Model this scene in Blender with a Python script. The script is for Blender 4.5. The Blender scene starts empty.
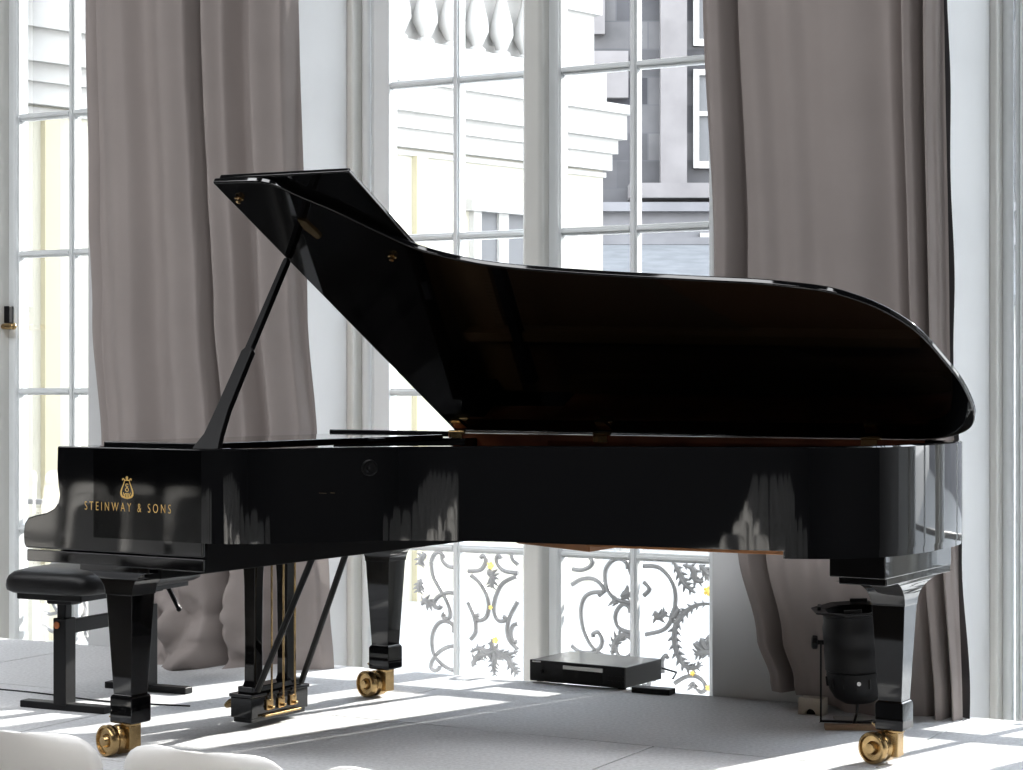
import bpy, bmesh, math, random
from mathutils import Vector, Matrix, noise
random.seed(4)
SC = bpy.context.scene
COL = SC.collection
R = math.radians
PI = math.pi

# ------------------------------------------------------------------ materials
def mat(name, col, rough=.5, metal=0., spec=.5, coat=0., noise_amt=0., noise_scale=20., bump=0., bump_scale=200., col2=None, sub=0., emit=None):
    m = bpy.data.materials.new(name); m.use_nodes = True
    nt = m.node_tree; b = nt.nodes['Principled BSDF']
    b.inputs['Base Color'].default_value = (*col, 1)
    b.inputs['Roughness'].default_value = rough
    b.inputs['Metallic'].default_value = metal
    b.inputs['Specular IOR Level'].default_value = spec
    b.inputs['Coat Weight'].default_value = coat
    if coat: b.inputs['Coat Roughness'].default_value = .02
    if noise_amt or col2:
        tc = nt.nodes.new('ShaderNodeTexCoord'); nz = nt.nodes.new('ShaderNodeTexNoise')
        nz.inputs['Scale'].default_value = noise_scale; nz.inputs['Detail'].default_value = 6
        rp = nt.nodes.new('ShaderNodeValToRGB')
        c2 = col2 or tuple(max(0, c * (1 - noise_amt)) for c in col)
        rp.color_ramp.elements[0].color = (*c2, 1); rp.color_ramp.elements[0].position = .35
        rp.color_ramp.elements[1].color = (*col, 1); rp.color_ramp.elements[1].position = .65
        nt.links.new(tc.outputs['Object'], nz.inputs['Vector']); nt.links.new(nz.outputs['Fac'], rp.inputs['Fac'])
        nt.links.new(rp.outputs['Color'], b.inputs['Base Color'])
    if bump:
        tc = nt.nodes.new('ShaderNodeTexCoord'); nz = nt.nodes.new('ShaderNodeTexNoise'); bp = nt.nodes.new('ShaderNodeBump')
        nz.inputs['Scale'].default_value = bump_scale; nz.inputs['Detail'].default_value = 4
        bp.inputs['Strength'].default_value = bump; bp.inputs['Distance'].default_value = .004
        nt.links.new(tc.outputs['Object'], nz.inputs['Vector']); nt.links.new(nz.outputs['Fac'], bp.inputs['Height'])
        nt.links.new(bp.outputs['Normal'], b.inputs['Normal'])
    return m

M = {}
M['gloss'] = mat('black_polyester', (.0025, .0026, .003), .035, spec=.5)
M['satin'] = mat('black_satin_wood', (.0035, .0035, .004), .42, spec=.18)
M['matt'] = mat('matt_black_paint', (.003, .003, .0035), .7, spec=.15)
M['mahogany'] = mat('mahogany', (.42, .13, .055), .3, noise_amt=.35, noise_scale=9)
M['beech'] = mat('varnished_beam_wood', (.36, .15, .05), .4, noise_amt=.3, noise_scale=12)
M['spruce'] = mat('spruce_soundboard', (.10, .045, .016), .35, noise_amt=.15, noise_scale=30)
M['iron'] = mat('gilt_iron_plate', (.16, .085, .028), .45, metal=.3)
M['brass'] = mat('brass', (.52, .36, .17), .27, metal=1., noise_amt=.35, noise_scale=25)
M['goldleaf'] = mat('gold_leaf', (.80, .52, .17), .4, metal=.15)
M['steel'] = mat('steel_wire', (.55, .53, .5), .3, metal=1.)
M['string'] = mat('dull_string_wire', (.10, .075, .045), .5, metal=.5)
M['felt'] = mat('red_felt', (.25, .02, .02), .9)
M['ivory'] = mat('white_key', (.8, .78, .7), .2)
M['leather'] = mat('black_leather', (.004, .004, .0045), .42, spec=.3, bump=.15, bump_scale=350)
M['blackmetal'] = mat('black_painted_metal', (.005, .005, .006), .42, spec=.2)
M['dullblack'] = mat('dull_black_metal', (.005, .0053, .006), .5, spec=.22, noise_amt=.3, noise_scale=15)
M['badge'] = mat('orange_badge', (.45, .13, .03), .4)
M['carpet'] = mat('grey_stage_carpet', (.71, .72, .735), .95, spec=.15, col2=(.58, .587, .60), noise_scale=75, bump=.7, bump_scale=260)
M['gap'] = mat('seam_shadow', (.05, .05, .05), .9)
M['parquet'] = mat('dark_parquet', (.05, .038, .028), .35, noise_amt=.4, noise_scale=6)
M['wall'] = mat('painted_plaster', (.63, .64, .645), .7, noise_amt=.05, noise_scale=3)
M['hallwall'] = mat('hall_plaster', (.13, .13, .135), .8, noise_amt=.06, noise_scale=2)
M['frame'] = mat('white_window_paint', (.78, .81, .82), .35, noise_amt=.04, noise_scale=5)
M['casing'] = mat('casing_paint', (.66, .66, .63), .4, noise_amt=.05, noise_scale=4)
M['curtain'] = mat('mauve_grey_cloth', (.33, .292, .278), .85, spec=.1, noise_amt=.06, noise_scale=4, bump=.25, bump_scale=900)
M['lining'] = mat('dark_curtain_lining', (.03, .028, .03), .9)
M['ironwork'] = mat('grey_painted_iron', (.16, .16, .163), .5, noise_amt=.25, noise_scale=14)
M['gilt'] = mat('gilded_ornament', (.95, .68, .16), .35, metal=.2)
M['plastic'] = mat('white_moulded_plastic', (.74, .73, .715), .4)
M['chrome'] = mat('chrome_tube', (.7, .7, .7), .15, metal=1.)
M['cream'] = mat('cream_stucco', (0.439, 0.424, 0.353), .85, noise_amt=.04, noise_scale=2)
M['whitestucco'] = mat('white_stucco_trim', (0.408, 0.403, 0.387), .8, noise_amt=.04, noise_scale=2)
M['yellowstucco'] = mat('yellow_stucco_strip', (.42, .385, .27), .85)
M['winglass'] = mat('grey_window_glass', (.12, .122, .126), .6)
M['slate'] = mat('blue_slate_roof', (.16, .165, .17), .95, spec=.05, noise_amt=.2, noise_scale=3)
M['paving'] = mat('pale_paving', (.40, .40, .39), .9, noise_amt=.12, noise_scale=2)
M['box'] = mat('beige_wood', (.55, .50, .42), .6, noise_amt=.1)
M['plank'] = mat('light_brown_plank', (.35, .22, .13), .6, noise_amt=.2)
M['silver'] = mat('silver_tray', (.45, .45, .43), .35, metal=.6)
M['hole'] = mat('dark_hollow', (.006, .006, .006), .9)
M['screw'] = mat('bright_screw', (.8, .8, .8), .3)
M['whitemark'] = mat('pale_print', (.6, .6, .6), .5)

def stone_mat():
    m = bpy.data.materials.new('weathered_sandstone'); m.use_nodes = True
    nt = m.node_tree; b = nt.nodes['Principled BSDF']; b.inputs['Roughness'].default_value = .9
    tc = nt.nodes.new('ShaderNodeTexCoord'); br = nt.nodes.new('ShaderNodeTexBrick')
    mp = nt.nodes.new('ShaderNodeMapping'); mp.inputs['Rotation'].default_value = (R(90), 0, 0)
    br.inputs['Scale'].default_value = 1.0; br.inputs['Brick Width'].default_value = 1.1; br.inputs['Row Height'].default_value = .48
    br.inputs['Mortar Size'].default_value = .012; br.inputs['Color1'].default_value = (.035, .035, .040, 1)
    br.inputs['Color2'].default_value = (.12, .118, .12, 1); br.inputs['Mortar'].default_value = (.08, .08, .085, 1); br.inputs['Bias'].default_value = -.1
    nz = nt.nodes.new('ShaderNodeTexNoise'); nz.inputs['Scale'].default_value = .9; nz.inputs['Detail'].default_value = 8
    mx = nt.nodes.new('ShaderNodeMix'); mx.data_type = 'RGBA'; mx.blend_type = 'OVERLAY'; mx.inputs[0].default_value = .8
    nt.links.new(tc.outputs['Object'], mp.inputs['Vector']); nt.links.new(mp.outputs['Vector'], br.inputs['Vector'])
    nt.links.new(tc.outputs['Object'], nz.inputs['Vector'])
    nt.links.new(br.outputs['Color'], mx.inputs[6]); nt.links.new(nz.outputs['Fac'], mx.inputs[7])
    nt.links.new(mx.outputs[2], b.inputs['Base Color'])
    return m
M['stone'] = stone_mat()

def glass_mat():
    m = bpy.data.materials.new('window_glass'); m.use_nodes = True
    nt = m.node_tree; nt.nodes.clear()
    o = nt.nodes.new('ShaderNodeOutputMaterial'); mx = nt.nodes.new('ShaderNodeMixShader')
    t = nt.nodes.new('ShaderNodeBsdfTransparent'); g = nt.nodes.new('ShaderNodeBsdfGlossy'); f = nt.nodes.new('ShaderNodeFresnel')
    t.inputs['Color'].default_value = (.95, .96, .96, 1); g.inputs['Roughness'].default_value = .01; f.inputs['IOR'].default_value = 1.45
    nt.links.new(f.outputs[0], mx.inputs[0]); nt.links.new(t.outputs[0], mx.inputs[1]); nt.links.new(g.outputs[0], mx.inputs[2])
    nt.links.new(mx.outputs[0], o.inputs[0])
    return m
M['glass'] = glass_mat()

# ------------------------------------------------------------------ helpers
def thing(name, label, cat, loc=(0, 0, 0), rotz=0., group=None):
    o = bpy.data.objects.new(name, None); COL.objects.link(o)
    o.location = loc; o.rotation_euler = (0, 0, rotz); o.empty_display_size = .1
    o['label'] = label; o['category'] = cat
    if group: o['group'] = group
    return o

def tag(o, label, cat, group=None):
    o['label'] = label; o['category'] = cat
    if group: o['group'] = group
    return o

def obj(name, bm, m, parent=None, smooth=True, bevel=0., seg=2, angle=35, sub=0):
    bmesh.ops.remove_doubles(bm, verts=bm.verts, dist=1e-6)
    bmesh.ops.recalc_face_normals(bm, faces=bm.faces)
    me = bpy.data.meshes.new(name); bm.to_mesh(me); bm.free()
    me.materials.append(M[m] if isinstance(m, str) else m)
    o = bpy.data.objects.new(name, me); COL.objects.link(o)
    if parent: o.parent = parent
    if smooth:
        for p in me.polygons: p.use_smooth = True
        try: me.set_sharp_from_angle(angle=R(angle))
        except Exception: pass
    if bevel:
        md = o.modifiers.new('bevel', 'BEVEL'); md.width = bevel; md.segments = seg; md.limit_method = 'ANGLE'; md.angle_limit = R(35)
        md.harden_normals = bool(smooth)
    if sub:
        md = o.modifiers.new('sub', 'SUBSURF'); md.levels = sub; md.render_levels = sub
    return o

def struct(name, bm, m, parent=None, **k):
    o = obj(name, bm, m, parent, **k)
    if parent is None: o['kind'] = 'structure'
    return o

def NB(): return bmesh.new()

def hexa(bm, pts):
    v = [bm.verts.new(p) for p in pts]
    for f in ((0, 3, 2, 1), (4, 5, 6, 7), (0, 1, 5, 4), (1, 2, 6, 5), (2, 3, 7, 6), (3, 0, 4, 7)):
        bm.faces.new([v[i] for i in f])

def box(bm, x0, x1, y0, y1, z0, z1, F=None):
    pts = [(x0, y0, z0), (x1, y0, z0), (x1, y1, z0), (x0, y1, z0), (x0, y0, z1), (x1, y0, z1), (x1, y1, z1), (x0, y1, z1)]
    if F: pts = [F(*p) for p in pts]
    hexa(bm, pts)

def bar(bm, a, b, w, h, up=(0, 0, 1)):
    a = Vector(a); b = Vector(b); d = (b - a).normalized(); up = Vector(up)
    s = d.cross(up)
    if s.length < 1e-4: s = d.cross(Vector((1, 0, 0)))
    s.normalize(); u = s.cross(d).normalized()
    pts = []
    for p in (a, b):
        for i, j in ((-1, -1), (1, -1), (1, 1), (-1, 1)):
            pts.append(p + s * (w / 2 * i) + u * (h / 2 * j))
    hexa(bm, pts)

def prism(bm, poly, F0, F1):
    """poly: list of 2D points; F0/F1 map to 3D for both caps"""
    a = [bm.verts.new(F0(*p)) for p in poly]; b = [bm.verts.new(F1(*p)) for p in poly]
    n = len(poly)
    bm.faces.new(a[::-1]); bm.faces.new(b)
    for i in range(n):
        j = (i + 1) % n
        bm.faces.new((a[i], a[j], b[j], b[i]))

def rings(bm, rr, cap=True, close=True):
    vs = [[bm.verts.new(p) for p in r] for r in rr]
    n = len(vs[0])
    for a, b in zip(vs, vs[1:]):
        for i in range(n if close else n - 1):
            j = (i + 1) % n
            bm.faces.new((a[i], a[j], b[j], b[i]))
    if cap:
        bm.faces.new(vs[0][::-1]); bm.faces.new(vs[-1])
    return vs

def tube(bm, pts, r, n=8, cap=True):
    pts = [Vector(p) for p in pts]
    rad = r if isinstance(r, (list, tuple)) else [r] * len(pts)
    rr = []; prev = None
    for i, p in enumerate(pts):
        d = (pts[min(i + 1, len(pts) - 1)] - pts[max(i - 1, 0)]).normalized()
        if prev is None:
            s = d.cross(Vector((0, 0, 1)))
            if s.length < 1e-3: s = d.cross(Vector((0, 1, 0)))
            s.normalize()
        else:
            s = (prev - d * prev.dot(d)).normalized()
        prev = s; u = d.cross(s)
        rr.append([p + (s * math.cos(2 * PI * k / n) + u * math.sin(2 * PI * k / n)) * rad[i] for k in range(n)])
    rings(bm, rr, cap)

def lathe(bm, prof, O=(0, 0, 0), ax=(0, 0, 1), n=32, cap=True):
    O = Vector(O); ax = Vector(ax).normalized()
    s = ax.cross(Vector((0, 0, 1)))
    if s.length < 1e-3: s = Vector((1, 0, 0))
    s.normalize(); u = ax.cross(s)
    rr = [[O + ax * t + (s * math.cos(2 * PI * k / n) + u * math.sin(2 * PI * k / n)) * r for k in range(n)] for r, t in prof]
    rings(bm, rr, cap)

def catmull(pts, per=8):
    out = []; n = len(pts)
    P = [Vector(p) for p in pts]
    for i in range(n - 1):
        p0 = P[max(i - 1, 0)]; p1 = P[i]; p2 = P[i + 1]; p3 = P[min(i + 2, n - 1)]
        for k in range(per):
            t = k / per
            out.append(.5 * ((2 * p1) + (p2 - p0) * t + (2 * p0 - 5 * p1 + 4 * p2 - p3) * t * t + (3 * p1 - p0 - 3 * p2 + p3) * t ** 3))
    out.append(P[-1]); return out

def ico(bm, c, r, sx=1, sy=1, sz=1, sub=2):
    g = bmesh.ops.create_icosphere(bm, subdivisions=sub, radius=r)
    for v in g['verts']:
        v.co = Vector((v.co.x * sx, v.co.y * sy, v.co.z * sz)) + Vector(c)

# ------------------------------------------------------------------ camera
CAMZ = 1.18; FP = 1975.0
cam = bpy.data.cameras.new('camera'); co = bpy.data.objects.new('camera', cam); COL.objects.link(co)
co.location = (0, 0, CAMZ); co.rotation_euler = (R(90), 0, 0)
cam.sensor_width = 36; cam.lens = 36 * FP / 1023; cam.clip_end = 300
SC.camera = co

# wall frame: s along the window wall, n outward (away from the hall), origin on the rear stage edge
TH = R(28.7)
DV = Vector((math.cos(TH), -math.sin(TH), 0)); NV = Vector((math.sin(TH), math.cos(TH), 0)); A0 = Vector((.026, 7.90, 0))
def W(s, n, z): return A0 + DV * s + NV * n + Vector((0, 0, z))
WROT = -TH
def wpx(px, py, n):
    d = Vector(((px - 511.5) / FP, 1, -(py - 385) / FP)); C = Vector((0, 0, CAMZ))
    t = (A0 + NV * n - C).dot(NV) / d.dot(NV); p = C + d * t
    return (p - A0).dot(DV), p.z

# ------------------------------------------------------------------ setting
FLZ = -.32; CEIL = 6.4; D = .6
WIN = [-3.25, -.19, 2.72, -6.31, -9.37]  # last two are unseen, added to bring light to the chairs further left
bm = NB(); box(bm, -11.5, 8.5, -13, .0, FLZ - .1, FLZ, W); struct('floor', bm, 'parquet')
bm = NB(); box(bm, -11.5, 8.5, -13, .8, CEIL, CEIL + .2, W); struct('ceiling', bm, 'hallwall')
# rear wall with three splayed niches
bm = NB()
edges = [(-9.5, -9.5)]
def quadprism(a0, a1, b0, b1, z0, z1):   # a: s at n=0 ; b: s at n=.62
    hexa(bm, [W(a0, 0, z0), W(a1, 0, z0), W(b1, .66, z0), W(b0, .66, z0), W(a0, 0, z1), W(a1, 0, z1), W(b1, .66, z1), W(b0, .66, z1)])
prev_a, prev_b = -11.5, -11.5
for c in sorted(WIN):
    quadprism(prev_a, c - 1.03, prev_b, c - .93, FLZ, CEIL)
    prev_a, prev_b = c + 1.03, c + .93
quadprism(prev_a, 8.5, prev_b, 8.5, FLZ, CEIL)
for c in WIN:
    quadprism(c - 1.03, c + 1.03, c - .93, c + .93, 4.4, CEIL)
struct('wall_far', bm, 'wall', smooth=False)
bm = NB(); box(bm, -11.5, 8.5, -13.2, -13, FLZ, CEIL, W); struct('wall_near', bm, 'hallwall')
bm = NB(); box(bm, -11.7, -11.5, -13, .6, FLZ, CEIL, W); struct('wall_left', bm, 'hallwall')
bm = NB(); box(bm, 8.5, 8.7, -13, .6, FLZ, CEIL, W); struct('wall_right', bm, 'hallwall')
# niche floors
bm = NB()
for c in WIN: box(bm, c - 1.03, c + 1.03, 0, .7, FLZ - .1, FLZ, W)
struct('floor_niches', bm, 'parquet')
# stage of carpeted modules with fine seams
bm = NB()
g = .0035
rows = [(-1.06, 0, .0), (-2.1, -1.06, -.75), (-3.0, -2.1, .4)]
for n0, n1, off in rows:
    cuts = [-5.2] + [x for x in [1.83 + off + 2.0 * k for k in range(-4, 3)] if -5.0 < x < 4.9] + [5.2]
    for a, b in zip(cuts, cuts[1:]):
        box(bm, a + g, b - g, n0 + g, n1 - g, FLZ, 0, W)
box(bm, -5.19, 5.19, -2.98, -.01, FLZ, -.02, W)
st = struct('stage_platform', bm, 'carpet', smooth=False)

# windows
MUNT = [.46 + .688 * k for k in range(0, 6)]
ZT = 4.35; ZB = -.36
def casement(c, sgn, root):
    f = lambda a, b: (c + a, c + b) if sgn > 0 else (c - b, c - a)
    bm = NB()
    for a, b in ((.03, .09), (.775, .86)):
        s0, s1 = f(a, b); box(bm, s0, s1, D - .035, D + .035, ZB, ZT, W)
    for z0, z1 in ((ZB, ZB + .12), (ZT - .08, ZT)):
        s0, s1 = f(.09, .775); box(bm, s0, s1, D - .033, D + .033, z0, z1, W)
    fr = obj('casement_frame', bm, 'frame', root, bevel=.006)
    bm = NB()
    s0, s1 = f(.413, .447); box(bm, s0, s1, D - .028, D + .022, ZB + .12, ZT - .08, W)
    s0, s1 = f(.421, .439); box(bm, s0, s1, D - .038, D - .028, ZB + .12, ZT - .08, W)
    for z in MUNT:
        for a, b in ((.09, .413), (.447, .775)):
            s0, s1 = f(a, b); box(bm, s0, s1, D - .026, D + .022, z - .017, z + .017, W)
            box(bm, s0, s1, D - .036, D - .026, z - .008, z + .008, W)
    obj('glazing_bars', bm, 'frame', root, bevel=.004)
    bm = NB()
    s0, s1 = f(.085, .78); q = [W(s0, D, ZB + .1), W(s1, D, ZB + .1), W(s1, D, ZT - .06), W(s0, D, ZT - .06)]
    bm.faces.new([bm.verts.new(p) for p in q])
    obj('pane', bm, 'glass', root, smooth=False)
for i, c in enumerate(WIN):
    root = bpy.data.objects.new('window_%d' % (i + 1), None); COL.objects.link(root); root['kind'] = 'structure'
    for sg in (-1, 1): casement(c, sg, root)
    bm = NB()
    box(bm, c - .085, c - .032, D - .055, D + .03, ZB, ZT, W); box(bm, c + .032, c + .085, D - .055, D + .03, ZB, ZT, W)
    obj('meeting_stile', bm, 'frame', root, bevel=.012, seg=3)
    bm = NB(); box(bm, c - .045, c + .045, D - .13, D - .03, ZB, ZT, W)
    obj('cover_strip', bm, 'casing', root, bevel=.02, seg=3)
    bm = NB()
    for sg in (-1, 1):
        a_, b_ = sorted((c + sg * .862, c + sg * .878)); box(bm, a_, b_, D - .03, D + .05, ZB, 4.42, W)
    obj('window_frame', bm, 'frame', root, bevel=.008)
    bm = NB()
    for sg in (-1, 1):
        tube(bm, [W(c + sg * .907, D - .015, FLZ), W(c + sg * .907, D - .015, 4.42)], .022, 16)
    obj('casing_bead', bm, 'frame', root)
    bm = NB()
    for sg in (-1, 1):
        a_, b_ = sorted((c + sg * .925, c + sg * .96)); box(bm, a_, b_, D - .105, D + .0, FLZ, 4.42, W)
    obj('reveal_moulding', bm, 'casing', root, bevel=.012, seg=3)
    # espagnolette handle
    bm = NB(); box(bm, c + .036, c + .078, D - .09, D - .055, 1.49, 1.575, W); obj('handle_plate', bm, 'blackmetal', root, bevel=.004)
    bm = NB(); tube(bm, [W(c + .057, D - .055, 1.472), W(c + .057, D - .105, 1.472), W(c + .115, D - .105, 1.472)], .015, 10)
    ico(bm, W(c + .12, D - .105, 1.472), .018); obj('handle', bm, 'brass', root)

# ------------------------------------------------------------------ outside
bm = NB(); box(bm, -40, 40, -.0, 70, -1.3, -1.2, lambda x, y, z: W(x, y + .7, z)); struct('courtyard_ground', bm, 'paving')

# cream palace wing receding to the right, corner near (1.1, 24)
G = Vector((.70, .714, 0)).normalized(); GN = Vector((G.y, -G.x, 0))   # GN points to the right / towards us
C0 = Vector((1.11, 24, 0))
def P(t, o, z): return C0 + G * t + GN * o + Vector((0, 0, z))
pal = thing('palace_wing', 'cream stucco palace wing with cornice and balustrade, seen through the windows', 'building', C0)
PIV = Matrix.Translation(C0).inverted()
def pobj(name, bm, m, parent=pal, **k):
    bmesh.ops.transform(bm, matrix=PIV, verts=bm.verts); return obj(name, bm, m, parent, **k)
bm = NB(); box(bm, -22, 0, -6, 0, -1.2, 4.0, P); pobj('wall', bm, 'cream', smooth=False)
bm = NB()
box(bm, -22, .03, -6, .03, 3.70, 3.76, P); box(bm, -.28, .04, -6, .06, 3.86, 3.98, P)
box(bm, -22, .10, -6, .16, 3.98, 4.15, P); box(bm, -22, .16, -6, .25, 4.15, 4.45, P); box(bm, -22, .22, -6, .32, 4.45, 4.56, P)
box(bm, -22, .06, -6, .10, 3.78, 3.98, P); box(bm, -22, -.2, -.6, -.16, 4.56, 6.0, P)
pobj('cornice', bm, 'whitestucco', smooth=False)
bm = NB()
box(bm, -22, -.1, -.5, .15, 4.56, 4.95, P); box(bm, -22, -.1, -.35, .15, 5.85, 6.05, P)
for t in (-.56, -4.6, -9., -13.4): box(bm, t - .29, t + .29, -.5, .1, 4.56, 5.65, P); box(bm, t - .36, t + .36, -.55, .17, 5.62, 5.82, P)
pobj('balustrade', bm, 'whitestucco', smooth=False)
for k in range(34):
    t = -.95 - .40 * k
    if min(abs(t - q) for q in (-.56, -4.6, -9., -13.4)) < .5: continue
    bm = NB(); lathe(bm, [(.1, 4.95), (.1, 5.0), (.06, 5.03), (.14, 5.2), (.13, 5.32), (.06, 5.6), (.05, 5.7), (.09, 5.75), (.09, 5.86)], P(t, 0, 0), n=12)
    pobj('baluster', bm, 'whitestucco')
for t in (-1.72, -5.0, -10.2):
    bm = NB(); box(bm, t - .55, t - .43, 0, .08, 1.0, 3.15, P); box(bm, t + .43, t + .55, 0, .08, 1.0, 3.15, P); box(bm, t - .62, t + .62, 0, .12, 3.15, 3.28, P)
    box(bm, t - .12, t + .04, 0, .05, 1.0, 3.15, P); box(bm, t - .45, t + .45, 0, .04, 2.32, 2.42, P); box(bm, t - .62, t + .62, 0, .14, .9, 1.0, P)
    w = pobj('window', bm, 'whitestucco', smooth=False)
    bm = NB(); box(bm, t - .44, t + .44, .0, .015, 1.0, 3.15, P); pobj('pane', bm, 'winglass', w, smooth=False)
for t in (-3.07, -7.77, -12.4):
    bm = NB(); box(bm, t - .08, t + .08, 0, .08, -1.2, 3.70, P); pobj('pilaster', bm, 'yellowstucco', smooth=False)

# dark sandstone building further back
def Q(x, y, z): return Vector((x, 34 + y, z))
sto = thing('sandstone_building', 'dark weathered sandstone building behind the cream wing, tall paired windows', 'building', (4, 34, -1.2))
PIV2 = Matrix.Translation(Vector((4, 34, -1.2))).inverted()
def sobj(name, bm, m, parent=sto, **k):
    bmesh.ops.transform(bm, matrix=PIV2, verts=bm.verts); return obj(name, bm, m, parent, **k)
bm = NB(); box(bm, -2, 45, 0, 6, -1.2, 13, Q); sobj('wall', bm, 'stone', smooth=False)  # right stretch out of view is lengthened to block the bright sky
bm = NB()
box(bm, 2.55, 3.0, -.25, 0, 4.6, 13, Q); box(bm, .9, 2.0, -.2, 0, 6.1, 6.9, Q); box(bm, 1.1, 1.6, -.15, 0, 7.2, 8.0, Q)
box(bm, 2.0, 4.6, -.6, 0, 4.35, 4.6, Q)
sobj('pilaster', bm, mat('pale_sandstone', (.20, .19, .19), .9, noise_amt=.25, noise_scale=1.2), smooth=False)
bm = NB(); box(bm, .5, 45, -1.2, 0, -1.2, 4.15, Q); box(bm, .4, 45, -1.4, 0, 3.5, 3.62, Q); box(bm, .4, 45, -1.4, 0, 4.05, 4.2, Q)
sobj('lower_wall', bm, mat('washed_stone', (.20, .20, .21), .9, noise_amt=.35, noise_scale=.7), smooth=False)
for z0 in (2.0, 4.9, 7.0, 9.2):
    bm = NB()
    x0, x1 = 3.12, 3.9; y = -.12 if z0 > 4 else -1.3
    h = 1.7
    box(bm, x0, x0 + .1, y, y + .12, z0, z0 + h, Q); box(bm, x1 - .1, x1, y, y + .12, z0, z0 + h, Q)
    box(bm, x0, x1, y + .01, y + .11, z0, z0 + .12, Q); box(bm, x0, x1, y + .01, y + .11, z0 + h - .1, z0 + h, Q)
    box(bm, (x0 + x1) / 2 - .04, (x0 + x1) / 2 + .04, y, y + .1, z0, z0 + h, Q); box(bm, x0 + .02, x1 - .02, y + .02, y + .09, z0 + .9, z0 + .98, Q)
    w = sobj('window', bm, 'whitestucco', smooth=False)
    bm = NB(); box(bm, x0, x1, y + .08, y + .1, z0, z0 + h, Q); sobj('pane', bm, 'winglass', w, smooth=False)

# low outbuilding with a slate roof
out = thing('outbuilding', 'low outbuilding with blue slate roof below the sandstone building', 'building', (3.2, 27, -1.2))
PIV3 = Matrix.Translation(Vector((3.2, 27, -1.2))).inverted()
def oobj(name, bm, m, **k):
    bmesh.ops.transform(bm, matrix=PIV3, verts=bm.verts); return obj(name, bm, m, out, **k)
bm = NB(); box(bm, 1.5, 7, 27, 31, -1.2, 2.3, lambda x, y, z: Vector((x, y, z))); oobj('wall', bm, 'whitestucco', smooth=False)
bm = NB(); hexa(bm, [Vector(p) for p in ((1.2, 26.6, 2.25), (7.3, 26.6, 2.25), (7.3, 32, 3.3), (1.2, 32, 3.3), (1.2, 26.6, 2.4), (7.3, 26.6, 2.4), (7.3, 32, 3.45), (1.2, 32, 3.45))])
oobj('roof', bm, 'slate', smooth=False)

# ------------------------------------------------------------------ balcony railings (scrolled ironwork)
RN = .80
def za(x, y): return (410 + .1948 * x, 540 + .1948 * y)
def zb(x, y): return (550 + .2078 * x, 540 + .2078 * y)
SA = [[(110,110),(125,75),(150,62),(172,78),(165,95)], [(110,110),(120,180),(150,240),(185,300),(205,350),(208,390),(190,405),(170,390),(182,374)],
 [(165,75),(170,105),(200,135),(255,142)], [(258,278),(200,270),(155,285),(130,310),(130,335),(150,350),(162,335)],
 [(225,475),(225,440),(200,420),(160,420),(130,450),(115,500),(120,570),(150,620),(200,660),(258,675)],
 [(255,545),(200,548),(150,575),(115,620),(110,655),(130,670),(150,660),(152,645)],
 [(315,180),(360,220),(395,280),(405,340),(395,390),(370,412),(345,410),(340,390),(357,386)],
 [(550,185),(480,220),(445,280),(432,340),(440,390),(460,415),(485,415),(495,400),(480,393)],
 [(300,160),(360,155),(385,125),(390,95),(375,80),(363,92)], [(555,170),(490,160),(460,135),(445,100),(455,80),(470,92)],
 [(300,320),(330,390),(340,440),(335,480),(312,510)], [(555,315),(515,390),(500,450),(510,510),(555,560)],
 [(555,430),(530,440),(520,480),(535,520),(555,520)], [(520,60),(530,100),(555,125)]]
SAT = [[(310,575),(360,555),(400,580),(440,568),(480,590),(555,572)], [(430,505),(420,540),(440,590),(430,640),(435,695)], [(440,605),(500,600),(530,655),(555,690)],
 [(320,650),(345,600),(400,585)], [(60,335),(75,310),(100,325),(132,330)], [(415,160),(425,200),(418,245)], [(400,180),(415,170),(440,190)], [(58,200),(50,230),(45,270)], [(85,70),(60,90),(50,130)]]
SB = [[(110,140),(150,145),(190,130),(205,105),(195,85)], [(105,215),(150,190),(200,185),(240,205),(262,240),(250,255),(235,268)],
 [(250,250),(200,255),(165,280),(150,340),(160,420),(190,490),(230,540),(270,560)], [(105,508),(150,540),(200,540),(240,520),(252,480),(235,445),(210,450),(210,468)],
 [(375,140),(370,110),(340,90),(300,100),(270,140),(268,200),(285,250),(320,285),(370,300),(420,300)], [(345,280),(375,270),(387,248)],
 [(387,350),(380,320),(350,310),(320,345),(318,390),(345,430),(420,452)],
 [(360+42*math.cos(k*PI/5), 512+55*math.sin(k*PI/5)) for k in range(11)],
 [(450,125),(520,130),(570,170),(600,230),(605,300),(590,370),(550,430),(460,455)],
 [(600,690),(650,660),(700,655),(740,680),(750,715),(730,732),(712,718)], [(545,640),(540,580),(560,555),(572,570)], [(452,200),(480,235),(452,268)],
 [(420,600),(400,640),(420,690),(470,700),(480,670)], [(120,600),(180,640),(260,640),(330,600)], [(395,90),(385,130),(400,175),(440,195)]]
SBT = [[(590,90),(620,150),(650,210),(700,255)], [(790,308),(720,310),(660,340),(610,400),(600,480),(620,560),(660,610),(710,612),(722,590)],
 [(505,340),(520,372),(565,345)], [(575,380),(600,360),(625,330)], [(785,545),(740,540),(695,550)], [(690,500),(715,510),(740,535)], [(725,470),(740,500),(755,530)], [(765,455),(770,490),(780,525)],
 [(340,270),(365,262),(385,245)], [(300,555),(308,505),(335,465),(378,450)], [(330,300),(300,290)], [(720,120),(750,150),(770,170)], [(640,120),(690,140),(700,190),(740,200)], [(690,680),(690,710)]]
GA = [((420,130),20), ((420,345),12), ((445,513),17)]
GB = [((765,245),22), ((690,640),12), ((765,710),13)]
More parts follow.
